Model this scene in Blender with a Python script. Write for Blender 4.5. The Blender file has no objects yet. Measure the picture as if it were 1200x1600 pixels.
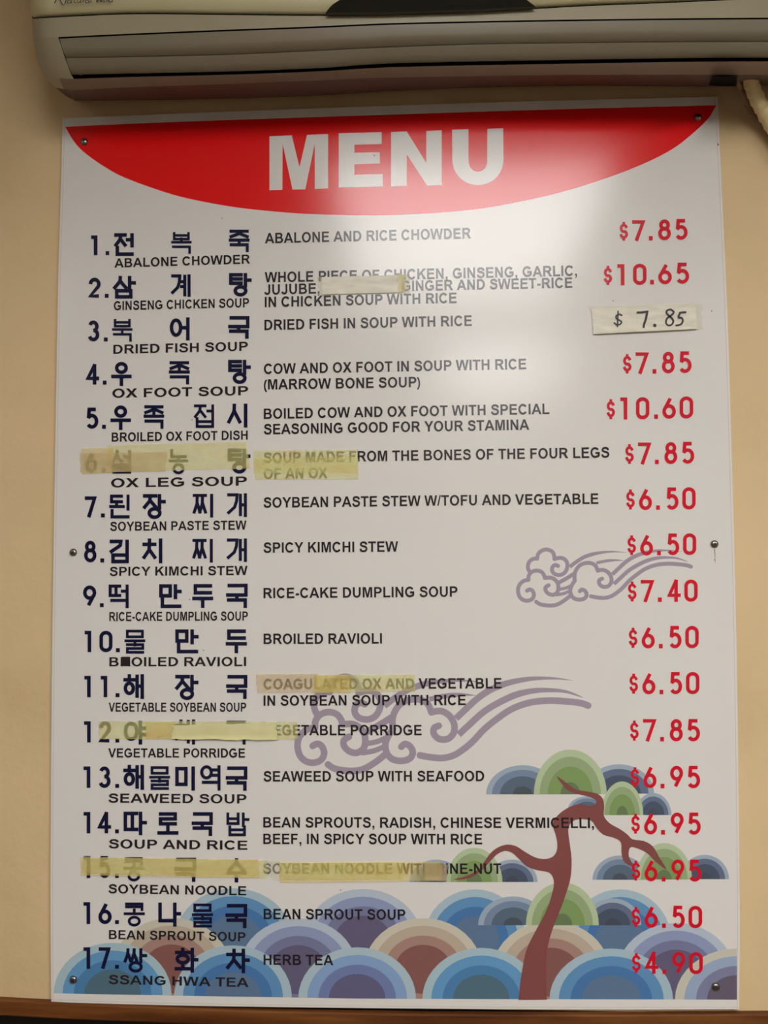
import bpy, bmesh, math, random
from math import sin, cos, pi, radians
from mathutils import Vector, Matrix, noise
from mathutils.geometry import tessellate_polygon

random.seed(7)
C = bpy.context.scene.collection

# ------------------------------------------------------------------ camera
Z0 = 1.15                                    # height of the board's lower edge above the floor
CAM = Vector((0.06212465713692694, -1.3498305064466816, 0.5818332952057683 + Z0))
ROT = (1.6257130039848966, 0.006936786782425935, 0.04916183358128453)
F = 1550.0                                   # focal length for the 1200 x 1600 frame
cam_data = bpy.data.cameras.new('camera')
cam = bpy.data.objects.new('camera', cam_data); C.objects.link(cam)
cam.location = CAM; cam.rotation_euler = ROT
cam_data.sensor_fit = 'VERTICAL'; cam_data.sensor_height = 24.0
cam_data.lens = 24.0 * F / 1600.0
cam_data.clip_start = 0.02
bpy.context.scene.camera = cam

# ------------------------------------------------------------------ light and exposure
world = bpy.data.worlds.new('world'); bpy.context.scene.world = world
world.use_nodes = True
world.node_tree.nodes['Background'].inputs[0].default_value = (0.05, 0.045, 0.04, 1)
world.node_tree.nodes['Background'].inputs[1].default_value = 0.3
sc = bpy.context.scene
sc.view_settings.view_transform = 'Standard'
sc.view_settings.look = 'None'
sc.view_settings.gamma = 1.0
sc.view_settings.use_curve_mapping = False
sc.view_settings.exposure = 0.07
TUBE = (1.0, 0.995, 0.975)
MAIN_LIGHT, RIGHT_LIGHT, FILL_LIGHT = 9.6, 22.5, 11.5

# ------------------------------------------------------------------ helpers
MR = Matrix.Identity(3)
from mathutils import Euler
MR = Euler(ROT, 'XYZ').to_matrix()

def P(px, py, Y=0.0):
    """the point of the plane y = Y that stands at this place of the photograph"""
    d = MR @ Vector(((px - 600) / F, (800 - py) / F, -1.0))
    return CAM + d * ((Y - CAM.y) / d.y)

def lin(v):
    v /= 255.0
    return v / 12.92 if v <= 0.04045 else ((v + 0.055) / 1.055) ** 2.4

def seen(r, g, b, k=0.80):
    w = lin(192)
    return tuple(min(0.9, lin(c) / w * k) for c in (r, g, b))

def link(name, me, m=None, parent=None):
    o = bpy.data.objects.new(name, me); C.objects.link(o)
    if m: me.materials.append(m)
    if parent:
        o.parent = parent
        o.matrix_parent_inverse = parent.matrix_world.inverted()
    return o

def mesh(name, verts, faces, m=None, parent=None, smooth=False):
    me = bpy.data.meshes.new(name); me.from_pydata([tuple(v) for v in verts], [], faces); me.update()
    if smooth:
        for p in me.polygons: p.use_smooth = True
    return link(name, me, m, parent)

def empty(name, loc):
    o = bpy.data.objects.new(name, None); C.objects.link(o); o.location = loc
    o.empty_display_size = 0.05
    bpy.context.view_layer.update()
    return o

def tag(o, label=None, cat=None, group=None, kind=None):
    for k, v in (('label', label), ('category', cat), ('group', group), ('kind', kind)):
        if v: o[k] = v
    return o

def box_geo(x0, x1, y0, y1, z0, z1):
    v = [(x0,y0,z0),(x1,y0,z0),(x1,y1,z0),(x0,y1,z0),(x0,y0,z1),(x1,y0,z1),(x1,y1,z1),(x0,y1,z1)]
    f = [(0,3,2,1),(4,5,6,7),(0,1,5,4),(1,2,6,5),(2,3,7,6),(3,0,4,7)]
    return v, f

def box(name, x0, x1, y0, y1, z0, z1, m, parent=None):
    return mesh(name, *box_geo(x0, x1, y0, y1, z0, z1), m, parent)

class MB:
    def __init__(s): s.v = []; s.f = []
    def add(s, v, f):
        n = len(s.v); s.v += [tuple(p) for p in v]; s.f += [tuple(i + n for i in q) for q in f]
    def build(s, name, m, parent=None, smooth=False): return mesh(name, s.v, s.f, m, parent, smooth)

# ------------------------------------------------------------------ materials
def mat(name, col, rough=0.5, metal=0.0, spec=0.5, bump=None, coat=0.0, var=None, wood=False, alpha=None, emit=None):
    m = bpy.data.materials.new(name); m.use_nodes = True
    nt = m.node_tree; b = nt.nodes['Principled BSDF']
    b.inputs['Base Color'].default_value = (*col, 1); b.inputs['Roughness'].default_value = rough
    b.inputs['Metallic'].default_value = metal; b.inputs['Specular IOR Level'].default_value = spec
    b.inputs['Coat Weight'].default_value = coat
    tc = nt.nodes.new('ShaderNodeTexCoord')
    if bump:
        sc_, st, dist = bump
        n = nt.nodes.new('ShaderNodeTexNoise'); n.inputs['Scale'].default_value = sc_; n.inputs['Detail'].default_value = 4
        bp = nt.nodes.new('ShaderNodeBump'); bp.inputs['Strength'].default_value = st; bp.inputs['Distance'].default_value = dist
        nt.links.new(tc.outputs['Object'], n.inputs['Vector']); nt.links.new(n.outputs[0], bp.inputs['Height'])
        nt.links.new(bp.outputs[0], b.inputs['Normal'])
    if var:
        sc_, cols, stretch = var
        mp = nt.nodes.new('ShaderNodeMapping'); mp.inputs['Scale'].default_value = stretch
        n = nt.nodes.new('ShaderNodeTexNoise'); n.inputs['Scale'].default_value = sc_; n.inputs['Detail'].default_value = 6
        r = nt.nodes.new('ShaderNodeValToRGB')
        r.color_ramp.elements[0].position = 0.3; r.color_ramp.elements[1].position = 0.7
        r.color_ramp.elements[0].color = (*cols[0], 1); r.color_ramp.elements[1].color = (*cols[-1], 1)
        for i, c in enumerate(cols[1:-1]):
            e = r.color_ramp.elements.new(0.3 + 0.4 * (i + 1) / (len(cols) - 1)); e.color = (*c, 1)
        nt.links.new(tc.outputs['Object'], mp.inputs[0]); nt.links.new(mp.outputs[0], n.inputs['Vector'])
        nt.links.new(n.outputs[0], r.inputs[0]); nt.links.new(r.outputs[0], b.inputs['Base Color'])
    if alpha is not None: b.inputs['Alpha'].default_value = alpha
    if emit:
        b.inputs['Emission Color'].default_value = (*emit[0], 1); b.inputs['Emission Strength'].default_value = emit[1]
    return m

PR = 0.17       # gloss of the laminated print
PB = (210, 0.09, 0.0006)
def ink(name, r, g, b): return mat('print_' + name, seen(r, g, b), PR, spec=0.6, bump=PB)

M = {}
M['board'] = mat('laminated_white', seen(195, 191, 186), PR, spec=0.6, bump=PB)
M['board_edge'] = mat('board_edge', seen(176, 160, 148), 0.5)
M['wall'] = mat('cream_wall', seen(184, 160, 122), 0.62, spec=0.25, bump=(90, 0.25, 0.002),
                var=(5, [seen(178,154,115), seen(186,163,125), seen(190,166,128)], (1,1,1)))
M['wood'] = mat('ledge_wood', (0.15,0.06,0.02), 0.5, spec=0.25,
                var=(14, [(0.08,0.022,0.004), (0.14,0.043,0.009), (0.22,0.08,0.018)], (0.35, 5, 5)))
M['recess_shade'] = mat('recess_shade', (0.012,0.007,0.004), 0.6)  # near-black colour stands in for the shaded recess below the ledge
M['floor'] = mat('floor_tile', (0.08,0.055,0.04), 0.5, var=(3, [(0.07,0.045,0.03),(0.10,0.07,0.05)], (1,1,1)))
M['ceiling'] = mat('ceiling_paint', (0.72,0.68,0.6), 0.8, bump=(200,0.3,0.002))
M['room_wall'] = mat('room_wall', (0.34,0.30,0.25), 0.8, var=(2, [(0.31,0.27,0.22),(0.37,0.33,0.28)], (1,1,1)))
M['ac_body'] = mat('dimmed_plastic', seen(144,136,112), 0.42, var=(6, [seen(140,129,106), seen(146,140,116)], (1,1,1)))  # plastic darkened to stand in for the dim light high on the wall
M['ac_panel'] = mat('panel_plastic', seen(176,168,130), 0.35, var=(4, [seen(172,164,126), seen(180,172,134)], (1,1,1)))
M['ac_flap'] = mat('shaded_flap_plastic', seen(112,102,84), 0.4, var=(9, [seen(112,97,79), seen(112,106,86)], (0.4,1,3)))  # darker copy of the plastic: shade of the downward-facing flaps put into colour
M['ac_under'] = mat('shaded_underside_plastic', seen(78,66,54), 0.7, var=(8, [seen(76,63,52), seen(80,70,56)], (1,1,1)))  # darkest copy of the plastic, with the shade under the unit painted in
M['ac_dark'] = mat('duct_black', (0.006,0.006,0.005), 0.9, spec=0.1)
M['ac_black'] = mat('display_black', (0.008,0.009,0.006), 0.12, spec=0.6)
M['ac_ink'] = mat('print_slate', (0.03,0.03,0.04), 0.4)
M['wrap'] = mat('pipe_wrap', seen(196,178,132), 0.6, var=(30, [seen(170,150,104), seen(204,186,142)], (1,1,1)), bump=(300,0.3,0.001))
M['rope'] = mat('cord_wrap', seen(120,98,78), 0.7, var=(60, [seen(90,70,56), seen(130,108,86)], (1,1,1)))
M['screw'] = mat('screw_steel', (0.30,0.28,0.25), 0.28, metal=1.0)
M['slot'] = mat('screw_slot', (0.02,0.018,0.016), 0.6)
M['red'] = ink('red', 205, 14, 16)
M['black'] = ink('black', 33, 28, 32)
M['navy'] = ink('navy', 13, 16, 46)
M['price'] = ink('price', 182, 14, 36)
M['cloud'] = ink('cloud', 142, 129, 142)
M['trunk'] = ink('trunk', 116, 66, 64)
M['marker'] = mat('marker_ink', (0.012,0.012,0.014), 0.5)

# ------------------------------------------------------------------ flat drawing on the board (print)
LV = 2e-5
def lev(k): return -k * LV

def catmull(pts, n=6, closed=False):
    out = []; N = len(pts)
    rng = range(N) if closed else range(N - 1)
    for i in rng:
        g = (lambda j: pts[j % N]) if closed else (lambda j: pts[max(0, min(N - 1, j))])
        p0, p1, p2, p3 = g(i-1), g(i), g(i+1), g(i+2)
        for k in range(n):
            t = k / n
            out.append(tuple(0.5*((2*b)+(c-a)*t+(2*a-5*b+4*c-d)*t*t+(3*b-a-3*c+d)*t**3) for a,b,c,d in zip(p0,p1,p2,p3)))
    if not closed: out.append(tuple(pts[-1]))
    return out

def poly(mb, pts, y=0.0, conv=True):
    """a filled outline, points in photo pixels mapped to the board plane"""
    w = [P(a, b, 0) for a, b in pts] if conv else pts
    w = [Vector((v.x, y, v.z)) for v in w]
    tris = tessellate_polygon([[Vector((v.x, v.z, 0)) for v in w]])
    out = []
    for t in tris:
        a, b, c = (w[i] for i in t)
        n = (b - a).cross(c - a)
        out.append(t if n.y < 0 else (t[0], t[2], t[1]))
    mb.add(w, out)

def stroke(mb, pts, w, y=0.0, cap='butt', w1=None, closed=False):
    mb.k = getattr(mb, 'k', 0) + 1; y -= mb.k * 3e-6
    """ribbon along pixel points; w a width or a list; cap butt / square / round"""
    N = len(pts); W_ = w if isinstance(w, (list, tuple)) else [w] * N
    pts = [Vector(p) for p in pts]
    if cap == 'square' and not closed:
        d = (pts[0] - pts[1]).normalized() * W_[0] / 2; e = (pts[-1] - pts[-2]).normalized() * W_[-1] / 2
        pts[0] = pts[0] + d; pts[-1] = pts[-1] + e
    L, R = [], []
    for i, p in enumerate(pts):
        a = pts[(i-1) % N] if (i > 0 or closed) else None
        b = pts[(i+1) % N] if (i < N - 1 or closed) else None
        d0 = (p - a).normalized() if a is not None else (b - p).normalized()
        d1 = (b - p).normalized() if b is not None else d0
        n0 = Vector((-d0.y, d0.x)); n1 = Vector((-d1.y, d1.x))
        n = n0 + n1
        if n.length < 1e-4: n = n0.copy()
        n.normalize()
        k = min(1.6, 1 / max(0.3, n.dot(n0)))
        L.append(p + n * W_[i] / 2 * k); R.append(p - n * W_[i] / 2 * k)
    def V(q): v = P(q.x, q.y, 0); return (v.x, y, v.z)
    vs = [V(q) for q in L] + [V(q) for q in R]
    fs = []
    rng = range(N) if closed else range(N - 1)
    for i in rng:
        j = (i + 1) % N
        fs.append((i, j, N + j, N + i))
    f2 = []
    for f in fs:
        a_, b_, c_ = (Vector(vs[t]) for t in (f[0], f[1], f[2]))
        f2.append(f if (b_ - a_).cross(c_ - a_).y < 0 else f[::-1])
    mb.add(vs, f2)
    if cap == 'round' and not closed:
        for q, ww, e in ((pts[0], W_[0], 1e-6), (pts[-1], W_[-1], 2e-6)):
            disc(mb, q.x, q.y, ww/2, ww/2, y - e)

def disc(mb, cx, cy, rx, ry, y=0.0, n=18):
    vs = []
    for i in range(n):
        a = -2*pi*i/n; v = P(cx + rx*cos(a), cy + ry*sin(a), 0); vs.append((v.x, y, v.z))
    mb.add(vs, [tuple(range(n))])

def ell(x0, y0, x1, y1, a0=0, a1=360, n=20):
    cx, cy, rx, ry = (x0+x1)/2, (y0+y1)/2, (x1-x0)/2, (y1-y0)/2
    k = n if abs(a1-a0) < 360 else n - 1
    return [(cx + rx*cos(radians(a0+(a1-a0)*i/n)), cy + ry*sin(radians(a0+(a1-a0)*i/n))) for i in range(k+1)]

# ------------------------------------------------------------------ latin lettering from the built-in typeface
def arc(cx, cy, rx, ry, a0, a1, n=10):
    return [(cx + rx*cos(radians(a0+(a1-a0)*i/n)), cy + ry*sin(radians(a0+(a1-a0)*i/n))) for i in range(n+1)]
# bold sans capitals, em units: (advance, outline, holes...) or (advance, 'stroke', width, centreline)
GL = {
 'A': (.722, [(0,0),(.286,.716),(.436,.716),(.722,0),(.567,0),(.505,.163),(.215,.163),(.155,0)], [(.26,.283),(.46,.283),(.36,.55)]),
 'B': (.722, [(.073,0),(.073,.716)] + arc(.42,.535,.205,.181,90,-42) + arc(.42,.202,.252,.202,48,-90), [(.218,.597),(.218,.432)] + arc(.38,.5145,.1,.0825,-90,90), [(.218,.313),(.218,.121)] + arc(.40,.217,.12,.096,-90,90)),
 'C': (.722, 'stroke', .14, arc(.375,.358,.262,.300,36,324,22)),
 'D': (.722, [(.072,0),(.072,.716)] + arc(.336,.358,.345,.358,90,-90,16), [(.217,.121),(.217,.595)] + arc(.322,.358,.205,.237,90,-90,14)),
 'E': (.667, [(.073,0),(.073,.716),(.604,.716),(.604,.595),(.218,.595),(.218,.436),(.577,.436),(.577,.315),(.218,.315),(.218,.12),(.617,.12),(.617,0)]),
 'F': (.611, [(.073,0),(.073,.716),(.564,.716),(.564,.595),(.218,.595),(.218,.425),(.517,.425),(.517,.304),(.218,.304),(.218,0)]),
 'G': (.778, 'stroke', .14, arc(.385,.358,.272,.300,38,290,20) + [(.60,.12),(.645,.17),(.645,.325),(.40,.325)]),
 'H': (.722, [(.073,0),(.073,.716),(.218,.716),(.218,.434),(.501,.434),(.501,.716),(.646,.716),(.646,0),(.501,0),(.501,.313),(.218,.313),(.218,0)]),
 'I': (.278, [(.068,0),(.068,.716),(.213,.716),(.213,0)]),
 'J': (.556, 'stroke', .14, [(.415,.716),(.415,.27)] + arc(.255,.22,.16,.162,-5,-170,12)),
 'K': (.722, [(.075,0),(.075,.716),(.22,.716),(.22,.398),(.512,.716),(.706,.716),(.437,.437),(.721,0),(.534,0),(.337,.335),(.22,.215),(.22,0)]),
 'L': (.611, [(.077,0),(.077,.716),(.221,.716),(.221,.12),(.583,.12),(.583,0)]),
 'M': (.833, [(.073,0),(.073,.716),(.29,.716),(.42,.228),(.548,.716),(.765,.716),(.765,0),(.63,0),(.63,.563),(.488,0),(.348,0),(.207,.563),(.207,0)]),
 'N': (.722, [(.075,0),(.075,.716),(.215,.716),(.508,.238),(.508,.716),(.643,.716),(.643,0),(.498,0),(.21,.467),(.21,0)]),
 'O': (.778, arc(.389,.358,.346,.37,0,345,23), arc(.389,.358,.196,.248,0,342,19)),
 'P': (.667, [(.073,0),(.073,.716)] + arc(.395,.492,.235,.224,90,-90,14) + [(.218,.268),(.218,0)], [(.218,.595),(.218,.39)] + arc(.37,.4925,.11,.1025,-90,90)),
 'R': (.722, [(.073,0),(.073,.716)] + arc(.42,.512,.235,.204,90,-62,12) + [(.60,.18),(.716,0),(.542,0),(.44,.17),(.37,.265),(.30,.298),(.218,.298),(.218,0)], [(.218,.595),(.218,.414)] + arc(.40,.5045,.108,.0905,-90,90)),
 'S': (.667, 'stroke', .135, catmull([(.553,.50),(.51,.61),(.41,.655),(.315,.66),(.205,.632),(.145,.545),(.175,.462),(.27,.412),(.40,.378),(.505,.332),(.556,.235),(.525,.125),(.435,.068),(.34,.055),(.225,.072),(.145,.13),(.108,.23)], 3)),
 'T': (.611, [(.234,0),(.234,.595),(.02,.595),(.02,.716),(.59,.716),(.59,.595),(.378,.595),(.378,0)]),
 'U': (.722, [(.072,.716),(.217,.716)] + arc(.36,.26,.1435,.148,180,360,12) + [(.5035,.716),(.648,.716)] + arc(.36,.28,.288,.292,0,-180,14)),
 'V': (.667, [(0,.716),(.155,.716),(.335,.19),(.51,.716),(.664,.716),(.41,0),(.257,0)]),
 'W': (.944, [(0,.716),(.148,.716),(.25,.225),(.382,.716),(.56,.716),(.695,.22),(.797,.716),(.944,.716),(.775,0),(.62,0),(.471,.55),(.325,0),(.168,0)]),
 'X': (.667, [(0,0),(.245,.373),(.023,.716),(.196,.716),(.34,.486),(.48,.716),(.65,.716),(.428,.368),(.672,0),(.495,0),(.336,.248),(.175,0)]),
 'Y': (.667, [(.265,0),(.265,.30),(0,.716),(.17,.716),(.34,.43),(.507,.716),(.674,.716),(.41,.30),(.41,0)]),
 'Z': (.611, [(.02,0),(.02,.13),(.375,.595),(.06,.595),(.06,.716),(.568,.716),(.568,.604),(.2,.12),(.58,.12),(.58,0)]),
 ',': (.278, [(.07,0),(.07,.14),(.212,.14),(.212,.0),(.185,-.10),(.10,-.155),(.075,-.11),(.125,-.06),(.14,0)]),
 '-': (.333, [(.05,.19),(.05,.325),(.30,.325),(.30,.19)]),
 '/': (.278, [(0,-.012),(.18,.728),(.28,.728),(.10,-.012)]),
 '(': (.333, 'stroke', .115, arc(.43,.26,.27,.47,118,242,12)),
 ')': (.333, 'stroke', .115, arc(-.097,.26,.27,.47,62,-62,12)),
 ' ': (.278,),
}
def glyph_faces(ch):
    g = GL[ch]
    if len(g) == 1: return [], []
    if g[1] == 'stroke':
        w, pts = g[2], [Vector(p) for p in g[3]]; L, R = [], []
        for i, p in enumerate(pts):
            d0 = (p - pts[i-1]).normalized() if i else (pts[1] - p).normalized()
            d1 = (pts[i+1] - p).normalized() if i < len(pts)-1 else d0
            n0 = Vector((-d0.y, d0.x)); n = (n0 + Vector((-d1.y, d1.x))).normalized()
            k = min(1.5, 1/max(.4, n.dot(n0)))
            L.append(p + n*w/2*k); R.append(p - n*w/2*k)
        n = len(L)
        return L + R, [(i, i+1, n+i+1, n+i) for i in range(n-1)]
    loops = [[Vector((x, y, 0)) for x, y in lp] for lp in g[1:]]
    return [v for lp in loops for v in lp], [tuple(t) for t in tessellate_polygon(loops)]
GF = {ch: glyph_faces(ch) for ch in GL}

def text(mb, s, x0, y0, x1, y1, h, y, shear=0.0, surf=0.0):
    vs, fs, x = [], [], 0.0
    for ch in s:
        v, f = GF[ch]; n = len(vs)
        vs += [(p.x + x, p.y) for p in v]; fs += [tuple(n + i for i in q) for q in f]
        x += GL[ch][0]
    lo = min(v[0] for v in vs); hi = max(v[0] for v in vs)
    a, b = P(x0, y0, surf), P(x1, y1, surf)
    u = (b - a); L = u.length; u.normalize()
    up = Vector((-u.z, 0, u.x)); ch_ = (P(x0, y0 - h, surf) - a).length
    out = []
    for vx, vy in vs:
        q = a + u*((vx - lo)/(hi - lo)*L + shear*vy*ch_) + up*(vy/.716*ch_)
        out.append(Vector((q.x, surf + y, q.z)))
    fl = []
    for f in fs:
        nrm = (out[f[1]]-out[f[0]]).cross(out[f[2]]-out[f[0]])
        fl.append(f if nrm.y < 0 else tuple(reversed(f)))
    mb.add(out, fl)

# ------------------------------------------------------------------ digits and hangul drawn stroke by stroke
def place(st, x0, y0, x1, y1, w):
    """unit centreline strokes into an outer pixel box"""
    h = w / 2
    return [(x0 + h + p[0]*(x1-x0-w), y0 + h + p[1]*(y1-y0-w)) for p in st]

DIG = {
 '0': [('c', ell(0,0,1,.5,180,360,10) + ell(0,.5,1,1,0,180,10))],
 '1': [('s', [(0,0),(1,0),(1,1)])],
 '2': [('s', ell(0,0,1,.56,180,395,12) + [(0,1),(1,1)])],
 '3': [('s', ell(.06,0,.92,.48,200,450,12)), ('s', ell(0,.46,1,1,270,520,12))],
 '4': [('s', [(1.02,.74),(0,.74),(.68,0)]), ('s', [(.72,0),(.72,1)])],
 '5': [('s', [(.92,0),(.20,0),(.13,.50)]), ('s', ell(0,.35,1,1,212,505,16))],
 '6': [('c', ell(0,.4,1,1,0,360,18)), ('s', [(.08,.55),(.62,0)])],
 '7': [('s', [(0,0),(1,0),(.32,1)])],
 '8': [('c', ell(.1,0,.9,.45,0,360,16)), ('c', ell(0,.42,1,1,0,360,18))],
 '9': [('c', ell(0,0,1,.6,0,360,18)), ('s', [(.93,.44),(.38,1)])],
 '$': [('s', ell(.05,.13,.95,.52,330,90,12) + ell(.05,.5,.98,.87,270,520,12)[1:]), ('s', [(.5,.02),(.5,.1)]), ('s', [(.5,.9),(.5,.98)])],
 '.': [],
}
def digit(mb, ch, x0, y0, x1, y1, w, y):
    if ch == '.':
        poly(mb, [(x0,y0),(x1,y0),(x1,y1),(x0,y1)], y); return
    for kind, st in DIG[ch]:
        q = place(st, x0, y0, x1, y1, w)
        stroke(mb, q, w, y, 'butt' if ch in '235697' and kind == 's' and ch != '7' else ('square' if ch in '147$' else 'butt'), closed=(kind == 'c'))

def J(c, x0, y0, x1, y1):
    """one letter of the alphabet as unit strokes inside a box of the syllable square"""
    def b(p): return [(x0 + a*(x1-x0), y0 + q*(y1-y0)) for a, q in p]
    tall = (y1 - y0) > 0.45
    T = {
     'ㄱ': [('s', [(0,0),(1,0),(.94,.35),(.7,.7),(0,1)] if tall else [(0,0),(1,0),(1,1)])],
     'ㄴ': [('s', [(0,0),(0,1),(1,1)])],
     'ㄷ': [('s', [(1,0),(0,0),(0,1),(1,1)])],
     'ㄹ': [('s', [(0,0),(1,0),(1,.5),(0,.5),(0,1),(1,1)])],
     'ㅁ': [('c', [(0,0),(1,0),(1,1),(0,1)])],
     'ㅂ': [('s', [(0,0),(0,1),(1,1),(1,0)]), ('s', [(0,.5),(1,.5)])],
     'ㅅ': [('s', [(.5,0),(.48,.35),(0,1)]), ('s', [(.5,.35),(1,1)])],
     'ㅇ': [('c', ell(0,0,1,1,0,360,22))],
     'ㅈ': [('s', [(0,0),(1,0)]), ('s', [(.5,.05),(.46,.45),(0,1)]), ('s', [(.52,.45),(1,1)])],
     'ㅊ': [('s', [(.5,0),(.5,.2)]), ('s', [(0,.24),(1,.24)]), ('s', [(.5,.3),(.46,.58),(0,1)]), ('s', [(.52,.58),(1,1)])],
     'ㅋ': [('s', [(0,0),(1,0),(1,1)]), ('s', [(0,.5),(1,.5)])],
     'ㅌ': [('s', [(1,0),(0,0),(0,1),(1,1)]), ('s', [(0,.5),(1,.5)])],
     'ㅎ': [('s', [(.5,0),(.5,.16)]), ('s', [(0,.22),(1,.22)]), ('c', ell(.04,.42,.96,1,0,360,22))],
    }
    if c == 'gak': return [('s', b([(0,0),(1,0),(1,1)]))]
    if c == 'ㄸ': return J('ㄷ', x0, y0, x0+(x1-x0)*.4, y1) + J('ㄷ', x0+(x1-x0)*.62, y0, x1, y1)
    if c == 'ㅆ': return J('ㅅ', x0, y0, x0+(x1-x0)*.46, y1) + J('ㅅ', x0+(x1-x0)*.54, y0, x1, y1)
    if c == 'ㅉ':
        m = x1 - x0
        return [('s', b([(0,0),(1,0)])), ('s', b([(.26,.05),(.24,.5),(0,1)])), ('s', b([(.28,.5),(.5,1)])),
                ('s', b([(.74,.05),(.72,.5),(.5,1)])), ('s', b([(.76,.5),(1,1)]))]
    return [(k, b(s)) for k, s in T[c]]

CHO = 'ㄱ ㄲ ㄴ ㄷ ㄸ ㄹ ㅁ ㅂ ㅃ ㅅ ㅆ ㅇ ㅈ ㅉ ㅊ ㅋ ㅌ ㅍ ㅎ'.split()
JUNG = 'ㅏ ㅐ ㅑ ㅒ ㅓ ㅔ ㅕ ㅖ ㅗ ㅘ ㅙ ㅚ ㅛ ㅜ ㅝ ㅞ ㅟ ㅠ ㅡ ㅢ ㅣ'.split()
JONG = ' ,ㄱ,ㄲ,ㄳ,ㄴ,ㄵ,ㄶ,ㄷ,ㄹ,ㄺ,ㄻ,ㄼ,ㄽ,ㄾ,ㄿ,ㅀ,ㅁ,ㅂ,ㅄ,ㅅ,ㅆ,ㅇ,ㅈ,ㅊ,ㅋ,ㅌ,ㅍ,ㅎ'.split(',')

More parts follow.
